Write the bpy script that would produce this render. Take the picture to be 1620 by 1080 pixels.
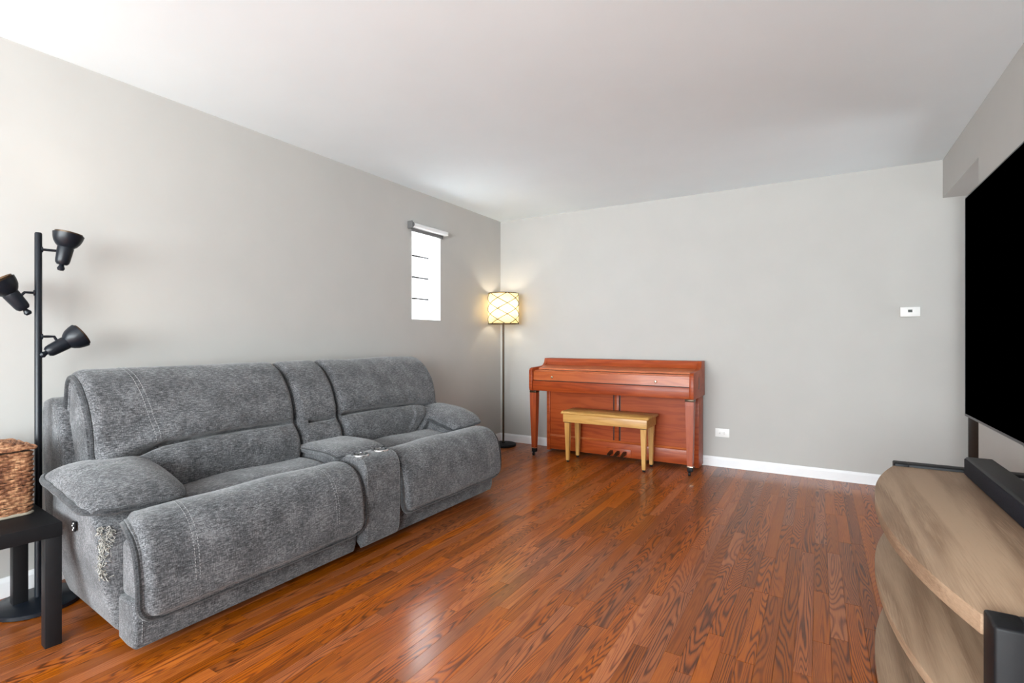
import bpy, bmesh, math, random
import numpy as np
from mathutils import Vector, Matrix

for _o in list(bpy.data.objects):
    bpy.data.objects.remove(_o, do_unlink=True)
scene = bpy.context.scene
COL = scene.collection
rnd = random.Random(7)
pi = math.pi

# ------------------------------------------------------------------ camera
YAW = math.atan(485 / 808)
CAM_H = 1.124
cam_d = bpy.data.cameras.new('camera')
cam_d.sensor_width = 36
cam_d.lens = 808 / 1620 * 36
cam_d.shift_y = -3 / 1620
cam_d.clip_start = 0.02
cam = bpy.data.objects.new('camera', cam_d)
COL.objects.link(cam)
cam.location = (0, 0, CAM_H)
cam.rotation_euler = (pi / 2, 0, YAW)
scene.camera = cam

# ------------------------------------------------------------------ world, daylight, exposure
world = bpy.data.worlds.new('overcast_sky')
scene.world = world
world.use_nodes = True
wbg = world.node_tree.nodes['Background']
wbg.inputs[0].default_value = (0.93, 0.97, 1.0, 1)
wbg.inputs[1].default_value = 1.8
scene.view_settings.view_transform = 'Standard'
scene.view_settings.look = 'None'
scene.view_settings.exposure = 0.47
scene.view_settings.gamma = 1.0
scene.view_settings.use_curve_mapping = False


def area(name, loc, rot, sx, sy, power, color=(1, 1, 1)):
    l = bpy.data.lights.new(name, 'AREA')
    l.shape = 'RECTANGLE'
    l.size, l.size_y = sx, sy
    l.energy = power
    l.color = color
    o = bpy.data.objects.new(name, l)
    COL.objects.link(o)
    o.location = loc
    o.rotation_euler = rot
    return o


# added fill at made-up windows, out of view; daylight outside the glass-block window
area('added_fill_near', (-1.15, -4.42, 1.45), (pi / 2 + math.radians(22), 0, 0), 3.0, 1.7, 325, (0.89, 0.965, 1.0))
area('added_fill_right', (0.70, -3.1, 1.40), (0, pi / 2 + math.radians(24), -math.radians(40)), 1.5, 2.2, 210, (0.89, 0.965, 1.0))  # added to brighten the sofa front and left wall
area('added_fill_left', (-2.97, -3.1, 1.40), (0, -pi / 2 - math.radians(28), math.radians(50)), 1.5, 2.2, 80, (0.89, 0.965, 1.0))  # added to lift the right wall and ceiling
area('added_fill_hall', (2.02, 4.35, 1.2), (0, pi / 2 + math.radians(25), math.radians(22)), 1.5, 0.7, 8, (0.92, 0.97, 1.0))  # added to brighten the far left wall and ceiling
area('daylight_block_window', (-3.42, 3.575, 1.69), (0, -pi / 2, 0), 0.9, 0.6, 40, (0.97, 0.99, 1.0))


def bulb(name, loc, power, color, r=0.03):
    l = bpy.data.lights.new(name, 'POINT')
    l.energy = power
    l.color = color
    l.shadow_soft_size = r
    o = bpy.data.objects.new(name, l)
    COL.objects.link(o)
    o.location = loc
    return o


# ------------------------------------------------------------------ material helpers
def srgb(r, g, b):
    f = lambda c: (c / 12.92 if c <= 0.04045 else ((c + 0.055) / 1.055) ** 2.4)
    return (f(r / 255), f(g / 255), f(b / 255), 1)


class NT:
    def __init__(self, name):
        self.m = bpy.data.materials.new(name)
        self.m.use_nodes = True
        self.t = self.m.node_tree
        self.b = self.t.nodes['Principled BSDF']
        self.out = self.t.nodes['Material Output']

    def n(self, kind, **kw):
        nd = self.t.nodes.new(kind)
        for k, v in kw.items():
            setattr(nd, k, v)
        return nd

    def l(self, a, b):
        self.t.links.new(a, b)

    def setv(self, node, **kw):
        for k, v in kw.items():
            node.inputs[k.replace('_', ' ')].default_value = v
        return node

    def noise(self, vec, scale, detail=3, rough=0.5, dist=0.0):
        nd = self.n('ShaderNodeTexNoise')
        nd.inputs['Scale'].default_value = scale
        nd.inputs['Detail'].default_value = detail
        nd.inputs['Roughness'].default_value = rough
        nd.inputs['Distortion'].default_value = dist
        if vec is not None:
            self.l(vec, nd.inputs['Vector'])
        return nd

    def mapping(self, vec, scale=(1, 1, 1), loc=(0, 0, 0), rot=(0, 0, 0)):
        nd = self.n('ShaderNodeMapping')
        nd.inputs['Scale'].default_value = scale
        nd.inputs['Location'].default_value = loc
        nd.inputs['Rotation'].default_value = rot
        self.l(vec, nd.inputs['Vector'])
        return nd.outputs[0]

    def ramp(self, fac, stops, interp='LINEAR'):
        nd = self.n('ShaderNodeValToRGB')
        cr = nd.color_ramp
        cr.interpolation = interp
        while len(cr.elements) < len(stops):
            cr.elements.new(0.5)
        for e, (p, c) in zip(cr.elements, stops):
            e.position = p
            e.color = c
        self.l(fac, nd.inputs[0])
        return nd.outputs[0]

    def math(self, op, a, b=None, clamp=False):
        nd = self.n('ShaderNodeMath', operation=op)
        nd.use_clamp = clamp
        for i, x in enumerate((a, b)):
            if x is None:
                continue
            if isinstance(x, (int, float)):
                nd.inputs[i].default_value = x
            else:
                self.l(x, nd.inputs[i])
        return nd.outputs[0]

    def mix(self, fac, a, b, blend='MIX'):
        nd = self.n('ShaderNodeMix', data_type='RGBA', blend_type=blend)
        for sock, x in ((nd.inputs[0], fac), (nd.inputs[6], a), (nd.inputs[7], b)):
            if isinstance(x, (int, float)):
                sock.default_value = x
            elif isinstance(x, tuple):
                sock.default_value = x
            else:
                self.l(x, sock)
        return nd.outputs[2]

    def bump(self, h, strength=0.2, dist=0.002):
        nd = self.n('ShaderNodeBump')
        nd.inputs['Strength'].default_value = strength
        nd.inputs['Distance'].default_value = dist
        self.l(h, nd.inputs['Height'])
        self.l(nd.outputs[0], self.b.inputs['Normal'])

    def pos(self):
        return self.n('ShaderNodeNewGeometry').outputs['Position']


def plain(name, col, rough=0.5, metal=0.0, spec=0.5, noise_amt=0.06, scale=30, bump=0.0, coat=0.0):
    t = NT(name)
    p = t.pos()
    nz = t.noise(p, scale, 3)
    dark = tuple(c * (1 - noise_amt) for c in col[:3]) + (1,)
    lite = tuple(min(1, c * (1 + noise_amt)) for c in col[:3]) + (1,)
    t.l(t.ramp(nz.outputs[0], [(0.3, dark), (0.7, lite)]), t.b.inputs['Base Color'])
    t.b.inputs['Roughness'].default_value = rough
    t.b.inputs['Metallic'].default_value = metal
    t.b.inputs['Specular IOR Level'].default_value = spec
    t.b.inputs['Coat Weight'].default_value = coat
    t.b.inputs['Coat Roughness'].default_value = 0.15
    if bump:
        nb = t.noise(p, scale * 6, 2)
        t.bump(nb.outputs[0], bump, 0.001)
    return t.m


def fabric(name, dark, mid, lite):
    t = NT(name)
    p = t.pos()
    a = t.noise(t.mapping(p, (170, 48, 300)), 1.0, 3, 0.7)
    b = t.noise(t.mapping(p, (300, 300, 70)), 1.0, 2, 0.6)
    c = t.noise(p, 9, 4, 0.6)
    s = t.math('ADD', t.math('MULTIPLY', a.outputs[0], 0.5), t.math('MULTIPLY', b.outputs[0], 0.28))
    s = t.math('ADD', s, t.math('MULTIPLY', c.outputs[0], 0.22))
    t.l(t.ramp(s, [(0.40, dark), (0.5, mid), (0.60, lite)]), t.b.inputs['Base Color'])
    t.b.inputs['Roughness'].default_value = 0.95
    t.b.inputs['Specular IOR Level'].default_value = 0.15
    t.b.inputs['Sheen Weight'].default_value = 0.25
    t.b.inputs['Sheen Roughness'].default_value = 0.5
    t.bump(s, 0.5, 0.0015)
    return t.m


def wood(name, base, dark, lite, axis='x', scale=1.0, rough=0.35, coat=0.0, ring=14.0, attr=False, bump=0.15,
         contrast=1.0, coat_rough=0.12, power=1.6, bigamt=0.7, long=1.3, fadegrain=False, spec=0.5):
    """Grain drawn as contour lines of a stretched noise field (cathedral figure), with pores."""
    t = NT(name)
    p = t.pos()
    if attr:
        an = t.n('ShaderNodeAttribute', attribute_name='plank')
        sep = t.n('ShaderNodeSeparateColor')
        t.l(an.outputs['Color'], sep.inputs[0])
        comb = t.n('ShaderNodeCombineXYZ')
        t.l(t.math('MULTIPLY', sep.outputs[0], 37.0), comb.inputs[0])
        t.l(t.math('MULTIPLY', sep.outputs[1], 53.0), comb.inputs[1])
        t.l(t.math('MULTIPLY', sep.outputs[2], 29.0), comb.inputs[2])
        va = t.n('ShaderNodeVectorMath', operation='ADD')
        t.l(p, va.inputs[0])
        t.l(comb.outputs[0], va.inputs[1])
        p = va.outputs[0]
    long_, across = long * scale, 11.0 * scale
    sc = {'x': (long_, across, across), 'y': (across, long_, across), 'z': (across, across, long_)}[axis]
    f1 = t.noise(t.mapping(p, sc), 1.0, 1.5, 0.45, 0.25)
    fine = {'x': (9, 260, 260), 'y': (260, 9, 260), 'z': (260, 260, 9)}[axis]
    f2 = t.noise(t.mapping(p, tuple(x * scale for x in fine)), 1.0, 2, 0.6)
    rings = t.math('SINE', t.math('ADD', t.math('MULTIPLY', f1.outputs[0], ring * 2 * pi),
                                  t.math('MULTIPLY', f2.outputs[0], 1.6)))
    rings = t.math('MULTIPLY', t.math('ADD', rings, 1.0), 0.5)
    rings = t.math('POWER', rings, power)
    if fadegrain:
        am = t.noise(t.mapping(p, tuple(x * 0.6 for x in sc), (3.1, 7.7, 1.3)), 1.0, 1)
        rings = t.math('MULTIPLY', rings, t.math('MULTIPLY', t.math('SUBTRACT', am.outputs[0], 0.26, True), 4.0, True))
    t.b.inputs['Specular IOR Level'].default_value = spec
    big = t.noise(t.mapping(p, tuple(x * 0.35 for x in sc)), 1.0, 2)
    g = t.math('ADD', t.math('MULTIPLY', rings, 0.5 * contrast), t.math('MULTIPLY', f2.outputs[0], 0.42))
    g = t.math('ADD', g, t.math('MULTIPLY', t.math('SUBTRACT', big.outputs[0], 0.5), bigamt))
    c = t.ramp(g, [(0.12, lite), (0.42, base), (0.85, dark)])
    if attr:
        hv = t.n('ShaderNodeHueSaturation')
        hv.inputs['Hue'].default_value = 0.5
        t.l(t.math('ADD', t.math('MULTIPLY', sep.outputs[1], 0.5), 0.76), hv.inputs['Value'])
        t.l(t.math('ADD', t.math('MULTIPLY', sep.outputs[2], 0.16), 0.92), hv.inputs['Saturation'])
        t.l(c, hv.inputs['Color'])
        c = hv.outputs[0]
    t.l(c, t.b.inputs['Base Color'])
    t.b.inputs['Roughness'].default_value = rough
    t.b.inputs['Coat Weight'].default_value = coat
    t.b.inputs['Coat Roughness'].default_value = coat_rough
    if bump:
        t.bump(g, bump, 0.0008)
    return t.m


M = {}
M['wall'] = plain('greige_wall_paint', (0.468, 0.455, 0.432, 1), 0.85, spec=0.2, noise_amt=0.015, scale=4, bump=0.05)
M['ceiling'] = plain('white_ceiling_paint', (0.845, 0.915, 0.945, 1), 0.9, spec=0.15, noise_amt=0.01, scale=3, bump=0.05)
M['trim'] = plain('white_trim_paint', (0.82, 0.82, 0.83, 1), 0.4, noise_amt=0.02, scale=8)
M['subfloor'] = plain('dark_floor_joint', (0.03, 0.012, 0.006, 1), 0.7)
M['floor'] = wood('red_oak_floor', srgb(130, 61, 9), srgb(40, 16, 3), srgb(158, 84, 20), 'y', 1.0, 0.45, 0.42, 38,
                  attr=True, bump=0.06, coat_rough=0.17, power=2.2, bigamt=0.35, contrast=0.95, long=0.75, fadegrain=True, spec=0.2)
M['piano'] = wood('mahogany_veneer', srgb(140, 56, 18), srgb(108, 38, 11), srgb(158, 70, 26), 'x', 1.3, 0.42, 0.08, 5,
                  bump=0.05, contrast=0.5, spec=0.25)
M['piano_light'] = wood('light_mahogany', srgb(160, 76, 32), srgb(132, 56, 20), srgb(178, 94, 44), 'x', 1.3, 0.45, 0.08, 5,
                        bump=0.05, contrast=0.5)
M['bench'] = wood('blond_wood', srgb(180, 132, 68), srgb(154, 106, 50), srgb(196, 150, 84), 'x', 1.4, 0.45, 0.1, 5,
                  bump=0.05, contrast=0.5)
M['oak'] = wood('driftwood_oak', srgb(130, 104, 82), srgb(72, 54, 41), srgb(164, 137, 112), 'y', 1.0, 0.6, 0.0, 3.0,
                bump=0.2, contrast=0.4, bigamt=0.8, long=0.9, spec=0.3)
M['darkwood'] = plain('dark_door_wood', (0.02, 0.012, 0.008, 1), 0.4, noise_amt=0.2)
M['fabric'] = fabric('charcoal_heather_fabric', srgb(44, 45, 47), srgb(80, 80, 82), srgb(124, 124, 126))
M['piping'] = fabric('painted_shade_piping', srgb(30, 31, 33), srgb(50, 51, 53), srgb(76, 76, 78))  # darker than the sofa fabric to paint in shadow along the cushion edges
M['thread'] = plain('light_grey_thread', srgb(140, 140, 139), 0.8)
M['stuffing'] = plain('torn_pale_stuffing', srgb(150, 147, 140), 0.95, noise_amt=0.3, scale=90)
M['chrome'] = plain('brushed_steel', (0.75, 0.75, 0.76, 1), 0.2, 1.0, noise_amt=0.03)
M['black'] = plain('black_metal', (0.006, 0.008, 0.012, 1), 0.35, 0.0, 0.3)
M['blackpaint'] = plain('black_laminate', (0.008, 0.008, 0.009, 1), 0.5, 0.0, 0.22, bump=0.1)
M['blackgloss'] = plain('black_glossy_trim', (0.006, 0.007, 0.010, 1), 0.3, 0.0, 0.3)
M['cloth_black'] = plain('black_speaker_cloth', (0.007, 0.007, 0.012, 1), 0.8, 0.0, 0.2, noise_amt=0.4, scale=220, bump=0.3)
M['screen'] = plain('switched_off_screen', (0.0, 0.0, 0.0, 1), 0.5, 0.0, 0.0, noise_amt=0.0)
M['plastic'] = plain('white_plastic', (0.78, 0.77, 0.75, 1), 0.35, noise_amt=0.01)
M['greyplastic'] = plain('grey_plastic', (0.12, 0.12, 0.12, 1), 0.4, noise_amt=0.03)
M['lcd'] = plain('dark_lcd', (0.05, 0.055, 0.05, 1), 0.2)
M['bronze'] = plain('bronze_metal', (0.06, 0.035, 0.018, 1), 0.35, 0.6)
M['darkbrown'] = plain('dark_brown_cord', (0.022, 0.011, 0.005, 1), 0.6, spec=0.2)
M['brass'] = plain('pale_brass', (0.75, 0.66, 0.48, 1), 0.25, 0.9)
M['blind'] = plain('white_roller_fabric', (0.80, 0.80, 0.80, 1), 0.7, noise_amt=0.01)
M['mortar'] = plain('grey_mortar', (0.09, 0.09, 0.09, 1), 0.9, spec=0.1)


def wicker():
    t = NT('brown_wicker')
    p = t.pos()
    a = t.noise(t.mapping(p, (90, 90, 40)), 1.0, 3, 0.7)
    b = t.noise(p, 25, 3)
    s = t.math('ADD', t.math('MULTIPLY', a.outputs[0], 0.6), t.math('MULTIPLY', b.outputs[0], 0.4))
    t.l(t.ramp(s, [(0.35, srgb(70, 38, 24)), (0.48, srgb(132, 86, 58)), (0.6, srgb(178, 132, 96)), (0.7, srgb(205, 172, 132))]),
        t.b.inputs['Base Color'])
    t.b.inputs['Roughness'].default_value = 0.7
    return t.m


M['wicker'] = wicker()


def shade_mat():
    t = NT('amber_lampshade_cloth')
    tr = t.n('ShaderNodeBsdfTranslucent')
    df = t.n('ShaderNodeBsdfDiffuse')
    p = t.pos()
    nz = t.noise(p, 140, 2)
    col = t.ramp(nz.outputs[0], [(0.3, (0.93, 0.72, 0.36, 1)), (0.7, (0.95, 0.78, 0.44, 1))])
    t.l(col, tr.inputs[0])
    t.l(col, df.inputs[0])
    mx = t.n('ShaderNodeMixShader')
    mx.inputs[0].default_value = 0.35
    t.l(tr.outputs[0], mx.inputs[1])
    t.l(df.outputs[0], mx.inputs[2])
    t.l(mx.outputs[0], t.out.inputs[0])
    return t.m


M['shade'] = shade_mat()


def glassblock_mat():
    t = NT('frosted_glass_block')
    tr = t.n('ShaderNodeBsdfTranslucent')
    p = t.pos()
    nz = t.noise(p, 18, 2)
    t.l(t.ramp(nz.outputs[0], [(0.3, (0.9, 0.93, 0.95, 1)), (0.7, (0.98, 0.98, 0.98, 1))]), tr.inputs[0])
    gl = t.n('ShaderNodeBsdfGlossy')
    gl.inputs['Roughness'].default_value = 0.1
    mx = t.n('ShaderNodeMixShader')
    mx.inputs[0].default_value = 0.08
    t.l(tr.outputs[0], mx.inputs[1])
    t.l(gl.outputs[0], mx.inputs[2])
    t.l(mx.outputs[0], t.out.inputs[0])
    return t.m


M['glassblock'] = glassblock_mat()


def glow(name, col, strength):
    t = NT(name)
    t.b.inputs['Base Color'].default_value = (0.9, 0.9, 0.9, 1)
    t.b.inputs['Emission Color'].default_value = col
    t.b.inputs['Emission Strength'].default_value = strength
    return t.m


M['bulb_warm'] = glow('lit_bulb', (1.0, 0.86, 0.62, 1), 12)


# ------------------------------------------------------------------ geometry helpers
class MB:
    """Collects verts/faces in world coordinates; build() makes ONE mesh object."""

    def __init__(self):
        self.v, self.f, self.sm = [], [], []

    def add(self, verts, faces, smooth=False):
        b = len(self.v)
        self.v += [tuple(p) for p in verts]
        for f in faces:
            self.f.append(tuple(i + b for i in f))
            self.sm.append(smooth)
        return self

    def from_bm(self, bm, mtx=None, smooth=False):
        bm.verts.ensure_lookup_table()
        vs = [(mtx @ v.co if mtx else v.co.copy()) for v in bm.verts]
        idx = {v: i for i, v in enumerate(bm.verts)}
        self.add(vs, [[idx[v] for v in f.verts] for f in bm.faces], smooth)
        bm.free()
        return self

    def box(self, x0, x1, y0, y1, z0, z1, bev=0.0, seg=2, mtx=None, smooth=None):
        bm = bmesh.new()
        bmesh.ops.create_cube(bm, size=1)
        for v in bm.verts:
            v.co = Vector(((x0 + x1) / 2 + v.co.x * (x1 - x0), (y0 + y1) / 2 + v.co.y * (y1 - y0),
                           (z0 + z1) / 2 + v.co.z * (z1 - z0)))
        if bev:
            bmesh.ops.bevel(bm, geom=bm.edges[:], offset=bev, segments=seg, profile=0.5, affect='EDGES')
        return self.from_bm(bm, mtx, bool(bev) if smooth is None else smooth)

    def prism(self, pts, plane, a, b, bev=0.0, seg=2, mtx=None, smooth=None):
        """pts: polygon; plane 'xz' extruded along y a..b, 'yz' along x, 'xy' along z."""
        bm = bmesh.new()
        mk = {'xz': lambda p, h: (p[0], h, p[1]), 'yz': lambda p, h: (h, p[0], p[1]), 'xy': lambda p, h: (p[0], p[1], h)}[plane]
        va = [bm.verts.new(mk(p, a)) for p in pts]
        vb = [bm.verts.new(mk(p, b)) for p in pts]
        n = len(pts)
        fa = bm.faces.new(va)
        fb = bm.faces.new(vb[::-1])
        for i in range(n):
            bm.faces.new((va[i], vb[i], vb[(i + 1) % n], va[(i + 1) % n]))
        bmesh.ops.recalc_face_normals(bm, faces=bm.faces[:])
        if bev:
            ed = [e for e in bm.edges if (fa in e.link_faces or fb in e.link_faces)]
            bmesh.ops.bevel(bm, geom=ed, offset=bev, segments=seg, profile=0.5, affect='EDGES')
        return self.from_bm(bm, mtx, bool(bev) if smooth is None else smooth)

    def lathe(self, prof, c, n=32, axis=Vector((0, 0, 1)), closed=False, smooth=True):
        """prof: (radius, height) list; axis: direction of height from point c."""
        axis = Vector(axis).normalized()
        q = Vector((0, 0, 1)).rotation_difference(axis)
        c = Vector(c)
        vs, fs = [], []
        for r, h in prof:
            for k in range(n):
                a = 2 * pi * k / n
                vs.append(c + q @ Vector((r * math.cos(a), r * math.sin(a), h)))
        m = len(prof)
        for i in range(m - 1 + (1 if closed else 0)):
            i2 = (i + 1) % m
            for k in range(n):
                k2 = (k + 1) % n
                fs.append((i * n + k, i * n + k2, i2 * n + k2, i2 * n + k))
        return self.add(vs, fs, smooth)

    def tube(self, path, r, n=8, closed=False, caps=True, smooth=True):
        P = [Vector(p) for p in path]
        m = len(P)
        vs, fs = [], []
        prev = None
        for i in range(m):
            a = P[i - 1] if (i > 0 or closed) else P[i]
            b = P[(i + 1) % m] if (i < m - 1 or closed) else P[i]
            t = (b - a)
            t = t.normalized() if t.length > 1e-9 else Vector((0, 0, 1))
            if prev is None:
                ref = Vector((0, 0, 1)) if abs(t.z) < 0.9 else Vector((1, 0, 0))
                nn = (ref - t * ref.dot(t)).normalized()
            else:
                nn = prev - t * prev.dot(t)
                nn = nn.normalized() if nn.length > 1e-6 else prev
            prev = nn
            bb = t.cross(nn)
            rr = r(i / (m - 1)) if callable(r) else r
            for k in range(n):
                an = 2 * pi * k / n
                vs.append(P[i] + nn * math.cos(an) * rr + bb * math.sin(an) * rr)
        for i in range(m - (0 if closed else 1)):
            i2 = (i + 1) % m
            for k in range(n):
                fs.append((i * n + k, i * n + (k + 1) % n, i2 * n + (k + 1) % n, i2 * n + k))
        if caps and not closed:
            fs.append(tuple(range(n))[::-1])
            fs.append(tuple((m - 1) * n + k for k in range(n)))
        return self.add(vs, fs, smooth)

    def build(self, name, mat, parent=None, kind=None, label=None):
        me = bpy.data.meshes.new(name)
        off = Vector(parent_world(parent)) if parent else Vector((0, 0, 0))
        me.from_pydata([tuple(Vector(p) - off) for p in self.v], [], self.f)
        me.polygons.foreach_set('use_smooth', self.sm)
        me.update()
        bm = bmesh.new()
        bm.from_mesh(me)
        bmesh.ops.recalc_face_normals(bm, faces=bm.faces[:])
        bm.to_mesh(me)
        bm.free()
        if any(self.sm):
            me.set_sharp_from_angle(angle=math.radians(42))
        o = bpy.data.objects.new(name, me)
        COL.objects.link(o)
        me.materials.append(mat)
        if parent:
            o.parent = parent
        if kind:
            o['kind'] = kind
        if label:
            o['label'] = label
        return o


def parent_world(o):
    p = Vector((0, 0, 0))
    while o:
        p += o.location
        o = o.parent
    return p


def thing(name, label, cat, loc, group=None):
    o = bpy.data.objects.new(name, None)
    COL.objects.link(o)
    o.empty_display_size = 0.1
    o.location = loc
    o['label'] = label
    o['category'] = cat
    if group:
        o['group'] = group
    return o


def struct(mb, name, mat, label, cat):
    o = mb.build(name, mat, None, 'structure')
    o['label'] = label
    o['category'] = cat
    return o


def catmull(pts, n):
    """Resample a polyline as a Catmull-Rom curve, n points evenly by arc length (numpy n x k)."""
    P = np.array(pts, float)
    Q = np.vstack([2 * P[0] - P[1], P, 2 * P[-1] - P[-2]])
    out = []
    for i in range(1, len(Q) - 2):
        for t in np.linspace(0, 1, 24, endpoint=False):
            p0, p1, p2, p3 = Q[i - 1], Q[i], Q[i + 1], Q[i + 2]
            out.append(0.5 * ((2 * p1) + (-p0 + p2) * t + (2 * p0 - 5 * p1 + 4 * p2 - p3) * t * t + (-p0 + 3 * p1 - 3 * p2 + p3) * t ** 3))
    out.append(P[-1])
    out = np.array(out)
    s = np.concatenate([[0], np.cumsum(np.linalg.norm(np.diff(out, axis=0), axis=1))])
    u = np.linspace(0, s[-1], n)
    return np.stack([np.interp(u, s, out[:, k]) for k in range(out.shape[1])], 1), s[-1]


# ================================================================== THE ROOM
XL, XR, YB, YN, H = -3.05, 0.78, 4.83, -4.6, 2.44
WT = 0.135
WY0, WY1, WZ0, WZ1 = 3.375, 3.775, 1.30, 2.10       # glass-block window opening
OY = 3.855                                          # opening in the right wall starts here
OZ = 2.16
HX = 2.1                                            # far side of the hallway

fl = MB().box(XL - 0.2, HX + 0.1, YN - 0.15, YB + 0.15, -0.12, -0.013)
floor = struct(fl, 'floor', M['subfloor'], 'glossy red oak strip floor running the length of the room', 'floor')

struct(MB().box(XL - 0.2, HX + 0.1, YN - 0.15, YB + 0.15, H, H + 0.1), 'ceiling', M['ceiling'],
       'plain white painted ceiling', 'ceiling')
wl = MB()
LY0, LY1, LZ0, LZ1 = -4.2, -2.0, 0.6, 2.2          # added left window, unseen behind the viewer
wl.box(XL - 0.2, XL, YN - 0.15, LY0, 0, H)
wl.box(XL - 0.2, XL, LY1, WY0, 0, H)
wl.box(XL - 0.2, XL, LY0, LY1, 0, LZ0)
wl.box(XL - 0.2, XL, LY0, LY1, LZ1, H)
wl.box(XL - 0.2, XL, WY1, YB + 0.15, 0, H)
wl.box(XL - 0.2, XL, WY0, WY1, 0, WZ0)
wl.box(XL - 0.2, XL, WY0, WY1, WZ1, H)
struct(wl, 'wall_left', M['wall'], 'long greige wall behind the grey sofa', 'wall')
struct(MB().box(XL, HX, YB, YB + 0.15, 0, H), 'wall_back', M['wall'], 'greige end wall behind the piano', 'wall')
wr = MB()
QY0, QY1, QZ0, QZ1 = -4.2, -2.0, 0.6, 2.2          # added side window, unseen behind the viewer
wr.box(XR, XR + WT, YN, QY0, 0, H)
wr.box(XR, XR + WT, QY1, OY, 0, H)
wr.box(XR, XR + WT, QY0, QY1, 0, QZ0)
wr.box(XR, XR + WT, QY0, QY1, QZ1, H)
wr.box(XR, XR + WT, OY, YB, OZ, H)
struct(wr, 'wall_right', M['wall'], 'greige wall behind the television with an opening to the hall', 'wall')
wn = MB()
NX0, NX1, NZ0, NZ1 = -2.65, 0.35, 0.6, 2.3  # opening for the added window behind the viewer
wn.box(XL, NX0, YN - 0.15, YN, 0, H)
wn.box(NX1, XR, YN - 0.15, YN, 0, H)
wn.box(NX0, NX1, YN - 0.15, YN, 0, NZ0)
wn.box(NX0, NX1, YN - 0.15, YN, NZ1, H)
struct(wn, 'wall_near', M['wall'], 'greige wall with a wide added window behind the viewer', 'wall')
wh = MB()
GY0, GY1, GZ0, GZ1 = 3.95, 4.75, 0.4, 2.0            # made-up hall window around the fill light
wh.box(HX, HX + 0.1, 2.6, GY0, 0, H)
wh.box(HX, HX + 0.1, GY1, YB + 0.15, 0, H)
wh.box(HX, HX + 0.1, GY0, GY1, 0, GZ0)
wh.box(HX, HX + 0.1, GY0, GY1, GZ1, H)
wh.box(XR + WT, HX, 2.5, 2.6, 0, H)
struct(wh, 'wall_hall', M['wall'], 'greige hallway wall beyond the opening', 'wall')


def baseboard(name, path_axis, a, b, face, sgn, label):
    """profile: 85 mm board with a small eased top and a shoe at the floor."""
    prof = [(0, 0), (0.014, 0), (0.014, 0.066), (0.011, 0.074), (0.008, 0.079), (0.006, 0.085), (0, 0.085)]
    mb = MB()
    if path_axis == 'x':
        mb.prism([(face + sgn * d, z) for d, z in prof], 'yz', a, b)
    else:
        mb.prism([(face + sgn * d, z) for d, z in prof], 'xz', a, b)
    o = struct(mb, name, M['trim'], label, 'baseboard')
    return o


baseboard('baseboard_back', 'x', XL, HX, YB, -1, 'white baseboard along the end wall behind the piano')
baseboard('baseboard_left', 'y', YN, YB - 0.014, XL, 1, 'white baseboard along the wall behind the sofa')
baseboard('baseboard_right', 'y', YN, OY, XR, -1, 'white baseboard behind the television stand')

# dark door with casing at the end of the hall, seen in a sliver under the television
d1 = thing('door_1', 'dark wooden door and casing in the hall beyond the opening', 'door', (1.35, YB - 0.03, 0))
d1['kind'] = 'structure'
c = MB()
c.box(0.917, 0.985, YB - 0.03, YB - 0.0145, 0, 2.12, 0.003)
c.box(1.755, 1.825, YB - 0.03, YB - 0.0145, 0, 2.12, 0.003)
c.box(0.985, 1.755, YB - 0.03, YB - 0.0145, 2.05, 2.12, 0.003)
c.build('casing', M['darkwood'], d1)
c = MB().box(0.99, 1.75, YB - 0.024, YB - 0.0145, 0.012, 2.045, 0.002)
c.build('door_leaf', M['darkwood'], d1)
MB().lathe([(0, 0), (0.012, 0), (0.012, 0.03), (0.026, 0.04), (0.028, 0.055), (0.018, 0.065), (0, 0.066)],
           (1.06, YB - 0.024, 0.95), 20, (0, -1, 0)).build('door_knob', M['brass'], d1)

# ---- glass block window
w1 = thing('window_1', 'narrow glass block window in the left wall', 'window', (XL - 0.146, (WY0 + WY1) / 2, WZ0))
w1['kind'] = 'structure'
GX = XL - 0.146
rv = MB()
t_ = 0.006
rv.box(XL - 0.19, XL - 0.001, WY0, WY0 + t_, WZ0, WZ1)
rv.box(XL - 0.19, XL - 0.001, WY1 - t_, WY1, WZ0, WZ1)
rv.box(XL - 0.19, XL - 0.001, WY0 + t_, WY1 - t_, WZ0, WZ0 + t_)
rv.box(XL - 0.19, XL - 0.001, WY0 + t_, WY1 - t_, WZ1 - t_, WZ1)
rv.build('reveal', M['trim'], w1)
nrow, ncol_ = 4, 2
bh, bw = (WZ1 - WZ0 - 2 * t_) / nrow, (WY1 - WY0 - 2 * t_) / ncol_
mo = MB()
for r in range(1, nrow):
    z = WZ0 + t_ + r * bh
    mo.box(GX - 0.03, GX + 0.003, WY0 + t_, WY1 - t_, z - 0.008, z + 0.008)
mo.box(GX - 0.03, GX - 0.006, (WY0 + WY1) / 2 - 0.004, (WY0 + WY1) / 2 + 0.004, WZ0 + t_, WZ1 - t_)
mo.build('mortar_joint', M['mortar'], w1)
for r in range(nrow):
    for q in range(ncol_):
        y0, z0 = WY0 + t_ + q * bw, WZ0 + t_ + r * bh
        MB().box(GX - 0.04, GX, y0 + 0.004, y0 + bw - 0.004, z0 + 0.008, z0 + bh - 0.008, 0.006, 2).build(
            'glass_block', M['glassblock'], w1)

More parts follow.
